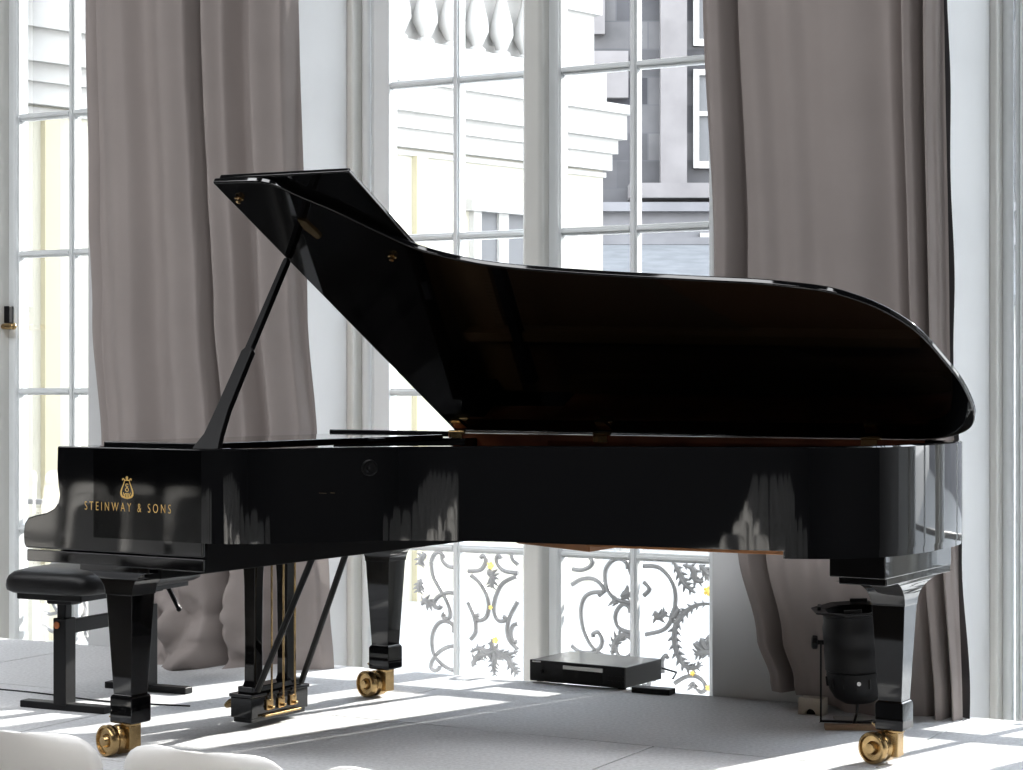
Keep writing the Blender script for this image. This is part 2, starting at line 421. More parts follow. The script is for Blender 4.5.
def railing(c, label):
    root = thing('balcony_railing', label, 'railing', W(c, RN, -1.2), WROT, 'wrought iron railings outside the windows')
    c0 = WIN[1]
    def L(px, py, dn=0.):
        s, z = wpx(px, py, RN); return Vector((s - c0, dn, z + 1.2))
    bm = NB()
    # bars and rails
    for s in (-.90, .92): tube(bm, [(s, 0, .3), (s, 0, 1.78)], .012, 8)
    bar(bm, (-.9, 0, 1.78), (.92, 0, 1.78), .05, .025); bar(bm, (-.9, 0, .32), (.92, 0, .32), .03, .02)
    obj('railing_frame', bm, 'ironwork', root)
    for S_, f in ((SA, za), (SB, zb)):
        for st_ in S_:
            pts = catmull([L(*f(*p)) for p in st_], 6)
            bm = NB(); tube(bm, pts, .0105, 6); obj('scroll', bm, 'ironwork', root)
    # lower scrolls hidden in the photograph behind the stage edge
    for s in (-.6, -.2, .2, .6):
        pts = [Vector((s + (.15 - .009 * k) * math.cos(k * .45), 0, .68 + (.17 - .010 * k) * math.sin(k * .45))) for k in range(13)]
        bm = NB(); tube(bm, pts, .0085, 6); obj('scroll', bm, 'ironwork', root)
    for S_, f in ((SAT, za), (SBT, zb)):
        for st_ in S_:
            pts = catmull([L(*f(*p)) for p in st_], 9); n = len(pts)
            wd = [.004 + .015 * math.sin(PI * (k + .6) / (n + .2)) ** .8 for k in range(n)]
            bm = NB(); tube(bm, pts, [q_ * .75 for q_ in wd], 8)
            for k in range(2, n - 2, 4):      # lobes along the leaf
                t_ = (pts[k + 1] - pts[k - 1]).normalized(); o_ = Vector((-t_.z, 0, t_.x))
                for sg in (-1, 1):
                    e_ = pts[k] + o_ * sg * wd[k] * 1.7 + t_ * wd[k] * 1.3
                    tube(bm, [pts[k], pts[k].lerp(e_, .6), e_], [wd[k] * .45, wd[k] * .38, .0015], 6)
            obj('acanthus_leaf', bm, 'ironwork', root)
    for G_, f, k in ((GA, za, .1948), (GB, zb, .2078)):
        for (p, r) in G_:
            o_ = L(*f(*p), -.012); rr = r * k / 240
            bm = NB(); ico(bm, o_, rr * .55, 1, .7, 1)
            for q in range(5):
                a = q * 2 * PI / 5; ico(bm, o_ + Vector((math.cos(a), 0, math.sin(a))) * rr * .7, rr * .5, 1, .5, 1, 1)
            obj('rosette', bm, 'gilt', root)
railing(WIN[0], 'grey scrolled iron railing with gilt rosettes outside the left window, behind the bench')
railing(WIN[1], 'grey scrolled iron railing with gilt rosettes outside the middle window, under the piano')
railing(WIN[2], 'grey scrolled iron railing whose shadow falls behind the tail leg')

# ------------------------------------------------------------------ curtains
def interp(tab, x):
    for (a, va), (b, vb) in zip(tab, tab[1:]):
        if x <= b:
            t = 0 if b == a else max(0, (x - a) / (b - a)); t = t * t * (3 - 2 * t); return va + (vb - va) * t
    return tab[-1][1]
def curtain(name, label, left, right, prof, n0, bunch, hem):
    NU, NVV = 200, 110; bm = NB(); grid = []
    for j in range(NVV + 1):
        zt = (j / NVV) ** 1.5
        row = []
        for i in range(NU + 1):
            u = i / NU
            zb_ = interp(hem, u)
            z = zb_ + (4.9 - zb_) * zt
            sl = interp(left, z); sr = interp(right, z)
            uu = u + .012 * math.sin(z * 1.7 + u * 5)
            n = n0 + interp(prof, min(1, max(0, uu))) * (1 + .10 * math.sin(z * 1.3 + u * 3)) + .012 * math.sin(u * 41 + z * .5) * (.6 + .4 * math.sin(u * 7))
            n += .012 * noise.noise(Vector((u * 6, z * .8, 1.3)))
            s = sl + (sr - sl) * u
            if bunch and z < .55:
                k = (1 - z / .55); b = math.exp(-((u - .52) / .22) ** 2)
                n -= k * b * (.10 + .22 * abs(noise.noise(Vector((u * 8 + z * 6, z * 6 - u * 7, .2)))) + .10 * abs(math.sin(u * 13 + z * 11)) - .06 * abs(math.sin(u * 17 - z * 9)))
                s += k * b * .06 * noise.noise(Vector((u * 7, z * 9, 4)))
            n = min(n, -.012)
            row.append(bm.verts.new(W(s, n, z)))
        grid.append(row)
    for j in range(NVV):
        for i in range(NU):
            bm.faces.new((grid[j][i], grid[j][i + 1], grid[j + 1][i + 1], grid[j + 1][i]))
    o = obj(name, bm, 'curtain', angle=180)
    return tag(o, label, 'curtain')
def sx(px, n): return wpx(px, 385, n)[0]
N0 = -.10
curtain('curtain', 'long mauve-grey curtain left of the piano lid, its hem bunched on the stage',
        [(0, sx(104, N0)), (.9, sx(98, N0)), (1.5, sx(87, N0)), (2.0, sx(81, N0)), (2.8, sx(77, N0)), (5, sx(74, N0))],
        [(0, sx(332, N0)), (.3, sx(326, N0)), (.9, sx(312, N0)), (1.5, sx(303, N0)), (2.8, sx(294, N0)), (5, sx(288, N0))],
        [(0, .08), (.03, .0), (.11, .03), (.145, -.10), (.30, -.15), (.38, -.06), (.50, -.17), (.59, -.13), (.625, .07), (.655, -.10), (.72, -.05), (.765, .05), (.80, .04), (.88, -.10), (.97, -.05), (1, .05)], N0, True, [(0, 0.), (1, 0.)])
NR = -.08
c2 = curtain('curtain', 'mauve-grey curtain right of the middle window, its hem lifted beside the black spotlight',
        [(0, sx(772, NR)), (.1, sx(768, NR)), (.25, sx(755, NR)), (.57, sx(737, NR)), (1.0, sx(725, NR)), (1.6, sx(712, NR)), (2.7, sx(700, NR)), (5, sx(690, NR))],
        [(0, sx(962, NR)), (.6, sx(955, NR)), (1.4, sx(946, NR)), (2.7, sx(940, NR)), (5, sx(936, NR))],
        [(0, .02), (.05, -.06), (.085, -.05), (.145, .09), (.165, -.035), (.30, -.03), (.45, -.03), (.62, -.06), (.80, .01), (.855, .07), (.875, -.05), (.90, -.04), (.925, .07), (.955, -.05), (.985, .0), (1, .06)], NR, False,
        [(0, .06), (.2, .045), (.32, .02), (.45, 0.), (1, 0.)])
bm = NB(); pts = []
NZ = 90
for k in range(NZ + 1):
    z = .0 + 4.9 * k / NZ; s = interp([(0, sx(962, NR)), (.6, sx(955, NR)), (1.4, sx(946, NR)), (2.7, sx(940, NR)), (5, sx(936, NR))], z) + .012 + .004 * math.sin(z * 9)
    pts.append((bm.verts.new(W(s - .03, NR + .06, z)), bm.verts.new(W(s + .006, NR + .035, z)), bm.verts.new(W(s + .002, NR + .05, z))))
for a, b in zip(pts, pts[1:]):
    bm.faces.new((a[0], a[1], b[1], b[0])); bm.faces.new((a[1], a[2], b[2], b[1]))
obj('lining', bm, 'lining', c2)

# ------------------------------------------------------------------ grand piano
PROOT = Vector((-.4326, 7.5565, 0)); PROT = R(-31.75)
piano = thing('grand_piano', 'long black concert grand piano with raised lid on the stage', 'piano', PROOT, PROT)
def pl(L, w, z): return Vector((L, -w, z))
def pbox(bm, L0, L1, w0, w1, z0, z1): box(bm, L0, L1, -w1, -w0, z0, z1)
HT = .985
# plan outline from treble front, round the tail, to the spine front
bent = [(.40, 1.60), (.455, 1.597), (.50, 1.575), (.545, 1.54), (.60, 1.485), (.66, 1.405), (.73, 1.315), (.81, 1.225), (.93, 1.145), (1.07, 1.095), (1.23, 1.063), (1.40, 1.035), (1.56, 1.012), (1.72, .988), (1.87, .966),
        (1.96, .948), (2.04, .925), (2.10, .895), (2.15, .86), (2.195, .81), (2.235, .745), (2.262, .67), (2.28, .57), (2.289, .46), (2.289, .34), (2.283, .23), (2.267, .13), (2.232, .055), (2.15, .010), (2.0, 0.)]
bs = catmull([(a, b, 0) for a, b in bent], 5)
outer = [Vector((-.05, 1.60, 0)), Vector((.2, 1.6, 0))] + bs + [Vector((1.4, 0, 0)), Vector((.7, 0, 0)), Vector((.2, 0, 0)), Vector((-.05, 0, 0))]
def offset(path, d):
    out = []
    for i, p in enumerate(path):
        t = (path[min(i + 1, len(path) - 1)] - path[max(i - 1, 0)]).normalized()
        out.append(p + Vector((t.y, -t.x, 0)) * d * 1)
    return out
def side_in(path, d):      # inward = towards the middle of the case
    a = offset(path, d); c = Vector((.9, .6, 0))
    return a if sum((q - c).length for q in a) < sum((q - c).length for q in path) else offset(path, -d)
inner = side_in(outer, .055)
def wallmesh(bm, A, B, z0, z1, bev=.004, rise=0.):
    rr = []
    for a, b in zip(A, B):
        e = (b - a).normalized() * bev
        q = z1 + (rise * max(0, a.x - .3) / 2.0)
        rr.append([pl(a.x, a.y, z0), pl(a.x, a.y, q - bev), pl(a.x + e.x, a.y + e.y, q), pl(b.x - e.x, b.y - e.y, q), pl(b.x, b.y, q - bev), pl(b.x, b.y, z0)])
    rings(bm, rr)
bm = NB(); wallmesh(bm, outer, inner, .70, HT, .004, .018); obj('rim', bm, 'gloss', piano, angle=28)
tb = [(a, b) for a, b in zip(side_in(outer, .003), inner) if a.x > 2.0 and a.y > .01]
bm = NB(); wallmesh(bm, [a for a, b in tb], [b for a, b in tb], .678, .703, .002); obj('tail_moulding', bm, 'gloss', piano, angle=28)
# moulding line along the lower edge of the rim
in2 = side_in(outer, .058); in3 = side_in(outer, .062)
bm = NB(); i0, i1 = 2, len(outer) - 2
wallmesh(bm, in2[i0:i1], in3[i0:i1], .76, HT - .004, .001); obj('inner_rim', bm, 'mahogany', piano, angle=50)
# arms (cheeks) with the curved front profile
armp = [(-.207, HT), (-.209, .905), (-.204, .86), (-.198, .83), (-.203, .805), (-.222, .785), (-.255, .771), (-.30, .762), (-.335, .753), (-.352, .735), (-.358, .70), (-.356, .668), (-.348, .655), (.398, .655), (.398, HT)]
prof = [Vector((a, b, 0)) for a, b in armp]
for w0, w1 in ((1.6, 1.46), (.0, .14)):
    bm = NB(); lo, hi = min(w0, w1), max(w0, w1)
    prism(bm, armp, lambda a, b: pl(a, lo, b), lambda a, b: pl(a, hi, b))
    obj('arm', bm, 'gloss', piano, bevel=.005, seg=3, angle=25)
bm = NB(); pbox(bm, -.346, .398, .004, 1.596, .612, .650); obj('keybed', bm, 'gloss', piano, bevel=.003)
bm = NB(); pbox(bm, -.05, .16, .05, 1.52, .572, .612); pbox(bm, .16, .403, .06, 1.585, .608, .72); obj('keybed_beam', bm, 'matt', piano, bevel=.003)
bm = NB(); pbox(bm, -.335, -.30, .14, 1.46, .652, .715); obj('key_slip', bm, 'gloss', piano, bevel=.004)
bm = NB(); prism(bm, [(-.335, .715), (-.335, .728), (-.30, .742), (-.24, .75), (-.19, .765), (-.165, .80), (-.15, .86), (-.14, .93), (-.11, .93), (-.11, .715)], lambda a, b: pl(a, .14, b), lambda a, b: pl(a, 1.46, b)); obj('fallboard', bm, 'gloss', piano, bevel=.003)
bm = NB(); pbox(bm, -.14, .30, .14, 1.46, .975, .998); obj('music_desk', bm, 'gloss', piano, bevel=.004)
bm = NB(); pbox(bm, .31, .34, .56, .63, .985, .995); obj('desk_bracket', bm, 'blackmetal', piano, bevel=.002)
# front continuation of the spine edge
bm = NB(); pbox(bm, -.285, .27, .0, .06, .987, 1.008); obj('lid_ledge', bm, 'gloss', piano, bevel=.003)
bm = NB(); pbox(bm, .27, 2.12, .014, .062, .90, 1.0005); obj('hinge_rail', bm, 'mahogany', piano, bevel=.002)
# sound board, plate, strings
bm = NB(); poly = [(p.x, p.y) for p in inner if p.x > .1]
prism(bm, poly, lambda a, b: pl(a, b, .775), lambda a, b: pl(a, b, .785)); obj('soundboard', bm, 'spruce', piano, smooth=False)
pin = [(p.x, p.y) for p in side_in(outer, .10) if p.x > .34]
bm = NB(); wallmesh(bm, side_in(outer, .075)[2:-2], side_in(outer, .14)[2:-2], .80, .835, .003)
for a, b in (((.35, .35), (2.1, .3)), ((.35, .75), (2.12, .62)), ((.35, 1.1), (1.2, .98))):
    bar(bm, pl(*a, .86), pl(*b, .86), .035, .06)
pbox(bm, .30, .50, .09, 1.45, .80, .835); obj('iron_plate', bm, 'iron', piano)
bm = NB()
for k in range(90):
    t = k / 89; w0 = .12 + 1.3 * t
    L1 = 2.05 - 1.35 * t ** .7; w1 = .12 + (.78 if t < .6 else .78 + (t - .6) * 1.2) * t
    bar(bm, pl(.48, w0, .855), pl(L1, min(w1, w0), .850), .0018, .0018)
so = obj('strings', bm, 'string', piano, smooth=False); so['kind'] = 'stuff'
bm = NB(); pbox(bm, .56, .60, .15, 1.35, .86, .90); obj('damper_row', bm, 'satin', piano, bevel=.004)
# brown braces under the belly
def beam(q, z0, z1):
    bm = NB(); prism(bm, q, lambda a, b: pl(a, b, z0), lambda a, b: pl(a, b, z1)); obj('belly_brace', bm, 'beech', piano, bevel=.003)
beam([(.85, .52), (1.23, .69), (1.22, .45), (.95, .35)], .645, .775)
beam([(1.28, .80), (1.93, .76), (1.93, .58), (1.28, .60)], .672, .775)
beam([(.50, 1.22), (.585, 1.19), (.55, .5), (.45, .5)], .690, .775)

# legs
def leg(Lc, wc, tail=False):
    def sq(h, z, hw=None): hw = hw or h; return [pl(Lc - h, wc - hw, z), pl(Lc + h, wc - hw, z), pl(Lc + h, wc + hw, z), pl(Lc - h, wc + hw, z)]
    ztop = .515 if not tail else .495
    bm = NB()
    rings(bm, [sq(.036, .105), sq(.044, .108), sq(.0455, .112), sq(.0455, .186), sq(.043, .193), sq(.038, .197), sq(.038, .20), sq(.054, ztop), sq(.054, ztop + .02)])
    lg = obj('leg', bm, 'gloss', piano, bevel=.002, angle=20)
    bm = NB()
    if not tail:
        rr = []
        for k in range(9):
            t = k / 8; a = t * PI / 2
            rr.append(sq(.056 + .085 * (1 - math.cos(a)), ztop + .075 * math.sin(a), .056 + .014 * (1 - math.cos(a))))
        rr.append(sq(.147, ztop + .076, .075)); rr.append(sq(.147, ztop + .100, .075))
        rings(bm, rr); obj('capital', bm, 'gloss', lg, bevel=.0015, angle=30)
    else:
        rr = []
        zt2 = .585
        rr.append(sq(.055, ztop + .0))
        for k in range(11):
            t = k / 10; a = t * PI / 2
            rr.append([pl(Lc + i * (.056 + (.012 if i < 0 else .055) * (1 - math.cos(a))), wc + j * (.056 + (.18 if j < 0 else .26) * (1 - math.cos(a))), ztop + .005 + (zt2 - ztop) * math.sin(a)) for i, j in ((-1, -1), (1, -1), (1, 1), (-1, 1))])
        rings(bm, rr); obj('capital', bm, 'gloss', lg, bevel=.0015, angle=30)
        bm = NB(); pbox(bm, Lc - .035, Lc + .115, wc - .19, wc + .365, .588, .612); pbox(bm, Lc - .05, Lc + .125, wc - .17, wc + .40, .612, .70)
        obj('leg_block', bm, 'gloss', lg, bevel=.003)
    # castor: brass housing and double wheel trailing to the front of the stage
    bm = NB()
    pbox(bm, Lc - .020, Lc + .022, wc - .026, wc + .026, .022, .108)
    lathe(bm, [(.03, .095), (.034, .1), (.034, .108)], pl(Lc, wc, 0), n=20)
    ca = obj('castor', bm, 'brass', lg, bevel=.006, seg=3)
    ax = Vector((-.72, -.69, 0)); ax.rotate(Matrix.Rotation(-PROT, 3, 'Z'))
    perp = Vector((-ax.y, ax.x, 0))
    c = pl(Lc, wc, .05) + ax * .045 + Vector((-.88, -.47, 0)).to_track_quat('X', 'Z') @ Vector((0, 0, 0))
    off = Vector((-.80, .12, 0)); off.rotate(Matrix.Rotation(-PROT, 3, 'Z'))
    c = pl(Lc, wc, .0505) + off * .052 + ax * .012
    for d0 in (0,):
        bm = NB()
        lathe(bm, [(.012, -.048), (.040, -.046), (.0475, -.040), (.0475, -.010), (.040, -.006), (.036, .0), (.040, .006), (.0475, .010), (.0500, .016), (.0500, .036), (.047, .040), (.041, .041), (.038, .032), (.022, .030), (.018, .040), (.015, .046), (.002, .047)], c, ax, 36)
        obj('wheel', bm, 'brass', ca if False else lg, angle=40)
    bm = NB(); tip = pl(Lc, wc, .105) + off * .055
    bar(bm, tip, tip + off * .03 + Vector((0, 0, .02)), .016, .005); obj('castor_brake', bm, 'brass', lg, bevel=.002)
leg(0, 1.485); leg(0, .085); leg(2.115, .325, True)

# lyre
lyre = None
bm = NB(); pbox(bm, -.065, .028, .60, .915, .035, .105); pbox(bm, -.069, .032, .595, .92, .105, .118); pbox(bm, -.05, .015, .62, .895, .118, .14); pbox(bm, -.06, .02, .605, .905, .018, .035)
lyre = obj('pedal_lyre', bm, 'gloss', piano, bevel=.003)
for w in (.845, .665):
    bm = NB()
    def sq2(h, z): return [pl(-.02 - h, w - h, z), pl(-.02 + h, w - h, z), pl(-.02 + h, w + h, z), pl(-.02 - h, w + h, z)]
    rings(bm, [sq2(.028, .135), sq2(.023, .155), sq2(.022, .3), sq2(.024, .5), sq2(.027, .575)])
    obj('lyre_post', bm, 'gloss', lyre, bevel=.003)
for w in (.82, .755, .69):
    bm = NB(); tube(bm, [pl(.040, w, .085), pl(.040, w, .575)], .0038, 8); obj('pedal_rod', bm, 'brass', lyre)
    bm = NB(); pbox(bm, .028, .036, w - .016, w + .02, .055, .092); pbox(bm, .036, .050, w - .006, w + .006, .06, .07); obj('rod_bracket', bm, 'brass', lyre, bevel=.003)
    bm = NB(); pts = [pl(-.06, w + .01, .07), pl(-.10, w + .01, .072), pl(-.135, w + .01, .066), pl(-.155, w + .01, .055)]
    tube(bm, pts, [.008, .011, .016, .010], 10); obj('pedal', bm, 'brass', lyre)
bm = NB(); pbox(bm, .028, .046, .66, .86, .035, .043); obj('brass_rail', bm, 'brass', lyre, bevel=.002)
for a, b in ((pl(.03, .885, .13), pl(.36, 1.0, .62)), (pl(.03, .64, .13), pl(.39, .86, .62))):
    bm = NB(); tube(bm, [a, b], .011, 10); obj('lyre_brace', bm, 'satin', lyre)

# lid
PHI = R(30.2)
def lid(L, w, t): return Vector((L, -w * math.cos(PHI) + t * math.sin(PHI), 1.0 + w * math.sin(PHI) + t * math.cos(PHI)))
lidc = [(.267, 1.623), (.377, 1.618), (.455, 1.610), (.505, 1.592), (.545, 1.556), (.58, 1.52), (.612, 1.486), (.652, 1.436), (.72, 1.345), (.808, 1.241), (.941, 1.164), (1.067, 1.122), (1.231, 1.088), (1.393, 1.060), (1.556, 1.036), (1.714, 1.013), (1.870, .991),
        (1.958, .972), (2.045, .949), (2.099, .927), (2.149, .893), (2.197, .85), (2.240, .793), (2.278, .718), (2.299, .640), (2.314, .540), (2.324, .46), (2.330, .38), (2.329, .292), (2.321, .205), (2.302, .13), (2.265, .07), (2.20, .025), (2.12, -.002)]
lidc = [(a, b - .034 * min(1, max(0, (a - .45) / .1)) * min(1, max(0, (b - .15) / .5))) for a, b in lidc]
lc = [(p.x, p.y) for p in catmull([(a, b, 0) for a, b in lidc], 4)] + [(1.4, -.004), (.8, -.004), (.267, -.004)]
bm = NB(); prism(bm, lc, lambda a, b: lid(a, b, 0), lambda a, b: lid(a, b, .021)); lo = obj('lid', bm, 'gloss', piano, bevel=.006, seg=3, angle=40)
bm = NB(); prism(bm, [(.275, .01), (.775, .01), (.775, 1.60), (.275, 1.612)], lambda a, b: lid(a, b, .024), lambda a, b: lid(a, b, .041)); fl = obj('lid_flap', bm, 'gloss', piano, bevel=.005, seg=3)
for w in (.25, .8, 1.35):
    bm = NB(); tube(bm, [lid(.268, w - .05, .022), lid(.268, w + .05, .022)], .006, 10); obj('flap_hinge', bm, 'brass', fl)
for px, (L_, w_) in {'a': (.693, 1.179), 'b': (.318, 1.536)}.items():
    bm = NB(); q = lid(L_, w_, 0); nd = (lid(L_, w_, -1) - q)
    lathe(bm, [(.011, 0), (.011, .003), (.004, .004), (.004, .010), (.008, .012), (.008, .017), (.003, .019)], q, nd, 20)
    for k in range(3):
        a = k * 2.1; ico(bm, q + nd * .006 + (lid(L_ + .012 * math.cos(a), w_ + .012 * math.sin(a), 0) - q), .005)
    obj('lid_buffer', bm, 'brass', lo)
bm = NB(); prism(bm, [(.47, 1.30), (.495, 1.31), (.49, 1.40), (.465, 1.41), (.455, 1.36)], lambda a, b: lid(a, b, 0), lambda a, b: lid(a, b, -.006)); obj('prop_socket', bm, 'brass', lo)
for L_ in (.285, .90, 1.91):
    bm = NB(); pbox(bm, L_ - .008, L_ + .048, .0625, .0665, .976, 1.003)
    tube(bm, [pl(L_ - .008, .066, 1.006), pl(L_ + .060, .066, 1.006)], .0065, 10)
    prism(bm, [(L_ + .0, .05), (L_ + .06, .05), (L_ + .05, .105), (L_ + .012, .105)], lambda a, b: lid(a, b, -.001), lambda a, b: lid(a, b, -.006))
    obj('hinge', bm, 'brass', piano)
# prop stick
b0 = pl(.335, 1.51, .975); b1 = lid(.275, 1.19, -.004)
dv = b1 - b0
bm = NB()
sd = Vector((1, 0, .0)); nn = dv.normalized(); sd = (sd - nn * sd.dot(nn)).normalized(); fd = nn.cross(sd)
rr = []
for t, w, o in ((0, .052, .0), (.03, .046, .0), (.08, .034, .004), (.2, .026, 0), (.45, .022, 0), (.50, .022, 0), (.515, .013, .0), (.98, .0105, 0), (1, .008, 0)):
    c = b0 + dv * t + sd * o
    rr.append([c + sd * (w * i) + fd * (.011 * j) for i, j in ((-1, -1), (1, -1), (1, 1), (-1, 1))])
rings(bm, rr); obj('prop_stick', bm, 'satin', piano, bevel=.003)
# lock ring on the bent side
lp = min(bs, key=lambda p: abs(p.x - .775)); ii = bs.index(lp); tt = (bs[ii + 1] - bs[ii - 1]).normalized()
nrm = Vector((-tt.y, tt.x, 0)); 
if nrm.y < 0: nrm = -nrm
nd = Vector((nrm.x, -nrm.y, 0))
bm = NB(); lathe(bm, [(.026, -.002), (.026, .004), (.022, .006), (.020, .002), (.008, .002), (.008, .006), (.002, .007)], pl(lp.x, lp.y, .925), nd, 28); obj('lock_rosette', bm, 'satin', piano)

# lettering and lyre emblem on the treble cheek
def lettering(txt, L0, L1, z, parent):
    cu = bpy.data.curves.new('t', 'FONT'); cu.body = txt; cu.space_character = 1.6; cu.size = 1.; cu.extrude = 0.; cu.offset = -.010
    t = bpy.data.objects.new('t', cu); COL.objects.link(t)
    bpy.context.view_layer.update()
    me = bpy.data.meshes.new_from_object(t.evaluated_get(bpy.context.evaluated_depsgraph_get()))
    bpy.data.objects.remove(t)
    xs = [v.co.x for v in me.vertices]; ys = [v.co.y for v in me.vertices]
    k = (L1 - L0) / (max(xs) - min(xs)); kz = .0270 / (max(ys) - min(ys))
    for v in me.vertices:
        x, y = (v.co.x - min(xs)) * k, (v.co.y - min(ys)) * kz
        v.co = (L0 + x, -1.6012, z + y)
    me.name = 'lettering'; me.materials.clear(); me.materials.append(M['goldleaf'])
    o = bpy.data.objects.new('lettering', me); COL.objects.link(o); o.parent = parent
    return o
lettering('STEINWAY & SONS', -.086, .272, .786, piano)
bm = NB()
E0 = (.092, .827)
def ep(x, y): return pl(E0[0] + x * .00082, 1.6012, E0[1] + y * .00085)
def estroke(pts, w):
    q = catmull([(x, y, 0) for x, y in pts], 6)
    n = len(q)
    ws = w if isinstance(w, (list, tuple)) else [w, w]
    L_, R_ = [], []
    for i, p in enumerate(q):
        t = (q[min(i + 1, n - 1)] - q[max(i - 1, 0)]).normalized(); f = i / (n - 1) * (len(ws) - 1); a = int(min(f, len(ws) - 2)); ww = ws[a] + (ws[a + 1] - ws[a]) * (f - a)
        o = Vector((-t.y, t.x, 0)) * ww / 2
        L_.append(bm.verts.new(ep(p.x + o.x, p.y + o.y))); R_.append(bm.verts.new(ep(p.x - o.x, p.y - o.y)))
    for i in range(n - 1): bm.faces.new((L_[i], L_[i + 1], R_[i + 1], R_[i]))
for sgn in (-1, 1):
    estroke([(sgn * 12, 66), (sgn * 15, 56), (sgn * 22, 42), (sgn * 29, 26), (sgn * 29, 14), (sgn * 22, 6), (sgn * 12, 7), (sgn * 8, 12)], [3, 4, 5, 7, 9, 8, 5, 3])
    estroke([(sgn * 12, 66), (sgn * 17, 72), (sgn * 22, 70), (sgn * 20, 66)], [3, 4, 4])
    estroke([(0, 16), (sgn * 8, 17), (sgn * 14, 12), (sgn * 18, 22)], [4, 4, 3])
estroke([(-14, 65), (0, 67), (14, 65)], 4)
estroke([(-18, 2), (0, 2), (18, 2)], [2, 8, 2]); estroke([(0, 0), (0, 14)], [14, 5])
estroke([(4 * math.cos(a * .7), 75 + 4 * math.sin(a * .7)) for a in range(10)], 4)
estroke([(7, 50), (0, 54), (-6, 48), (0, 41), (8, 33), (2, 25), (-8, 31), (-2, 38), (5, 44)], 3)
obj('emblem', bm, 'goldleaf', piano, smooth=False)

# ------------------------------------------------------------------ bench
def bl(L, w, z): return Vector((L, -w, z))
bench = thing('piano_bench', 'black leather adjustable piano bench on two T-shaped feet beside the keyboard', 'bench', PROOT + Matrix.Rotation(PROT, 3, 'Z') @ Vector((-.84, -.66, 0)), PROT + R(6))
def bb(L, w, z): return Vector((L + .82, -w + .64, z))
def bxx(bm, L0, L1, w0, w1, z0, z1): box(bm, L0 + .82, L1 + .82, -w1 + .64, -w0 + .64, z0, z1)
# cushion with domed top and rounded edges
bm = NB(); rr = []
for z, k in ((.43, .90), (.44, .985), (.455, 1.), (.475, .99), (.492, .955), (.505, .88), (.516, .70), (.522, .40)):
    ring = []
    hx, hy = .20 * (1 if k > .95 else k), .38 * (1 - (1 - k) * .45)
    hx = .205 * k; 
    for i in range(40):
        a = 2 * PI * i / 40; c_, s_ = math.cos(a), math.sin(a); e = .28
        ring.append(bb(-.82 + hx * math.copysign(abs(c_) ** e, c_), .69 + hy * math.copysign(abs(s_) ** e, s_), z))
    rr.append(ring)
rings(bm, rr); obj('seat_cushion', bm, 'leather', bench, angle=60)
bm = NB(); bxx(bm, -.97, -.68, .36, 1.02, .405, .432); obj('seat_frame', bm, 'blackmetal', bench, bevel=.004)
for w in (.93, .43):
    bm = NB(); bxx(bm, -.853, -.797, w - .03, w + .03, .02, .335); obj('post', bm, 'blackmetal', bench, bevel=.003)
    bm = NB(); bxx(bm, -.845, -.805, w - .02, w + .02, .33, .39); bxx(bm, -.88, -.77, w - .035, w + .035, .385, .408); obj('post_slide', bm, 'blackmetal', bench, bevel=.006)
    bm = NB(); bxx(bm, -1.01, -.63, w - .025, w + .025, .0, .026); obj('foot', bm, 'blackmetal', bench, bevel=.004)
bm = NB(); bxx(bm, -.84, -.81, .46, .90, .275, .325); obj('crossbar', bm, 'blackmetal', bench, bevel=.003)
bm = NB(); lathe(bm, [(.013, 0), (.013, .003), (.009, .004)], bb(-.835, .961, .31), (0, -1, 0), 20); obj('badge', bm, 'badge', bench)
bm = NB(); tube(bm, [bb(-.80, .34, .405), bb(-.74, .34, .31)], .009, 10); ico(bm, bb(-.74, .34, .31), .011); obj('lift_lever', bm, 'blackmetal', bench)

# ------------------------------------------------------------------ PAR can spotlight
PC = Vector((1.207, 6.84, 0))
par = thing('stage_spotlight', 'black cylindrical stage spotlight pointing up on its yoke beside the tail leg', 'spotlight', PC, 0)
tilt = Matrix.Rotation(R(-4), 3, 'Y') @ Matrix.Rotation(R(3), 3, 'X')
def tl(p): return tilt @ Vector((p[0], p[1], p[2] * 1.13)) + Vector((0, 0, .010))
def tlathe(bm, prof, n=40):
    lathe(bm, [(r_, z_ * 1.13) for r_, z_ in prof], tl((0, 0, 0)), tilt @ Vector((0, 0, 1)), n)
bm = NB()
tlathe(bm, [(.02, .065), (.055, .068), (.082, .085), (.098, .112), (.104, .14), (.104, .165), (.102, .168), (.108, .172), (.108, .2), (.1085, .205), (.1085, .235), (.107, .238), (.107, .262), (.1085, .265), (.1085, .30), (.104, .318), (.104, .338), (.110, .342), (.110, .350), (.096, .350), (.094, .30), (.09, .18), (.03, .15), (.005, .148)])
obj('can_body', bm, 'dullblack', par, angle=30)
bm = NB(); n = 8; rr = []
for r, z in ((.106, .345), (.146, .352), (.149, .356), (.142, .358), (.100, .352)):
    rr.append([tl((r * math.cos(2 * PI * (k + .5) / n), r * math.sin(2 * PI * (k + .5) / n), z)) for k in range(n)])
rings(bm, rr + [rr[0]], cap=False); obj('gel_holder', bm, 'dullblack', par, smooth=False)
for a in (R(-100), R(70), R(170)):
    bm = NB(); c_, s_ = math.cos(a), math.sin(a)
    bar(bm, tl((.115 * c_ - .03 * s_, .115 * s_ + .03 * c_, .362)), tl((.115 * c_ + .03 * s_, .115 * s_ - .03 * c_, .362)), .012, .012)
    obj('gel_clip', bm, 'dullblack', par, bevel=.002)
for k in range(14):
    bm = NB(); a = 2 * PI * k / 14; c_, s_ = math.cos(a), math.sin(a)
    bar(bm, tl((.1035 * c_, .1035 * s_, .122)), tl((.1055 * c_, .1055 * s_, .150)), .008, .006)
    obj('vent_slot', bm, 'hole', par, smooth=False)
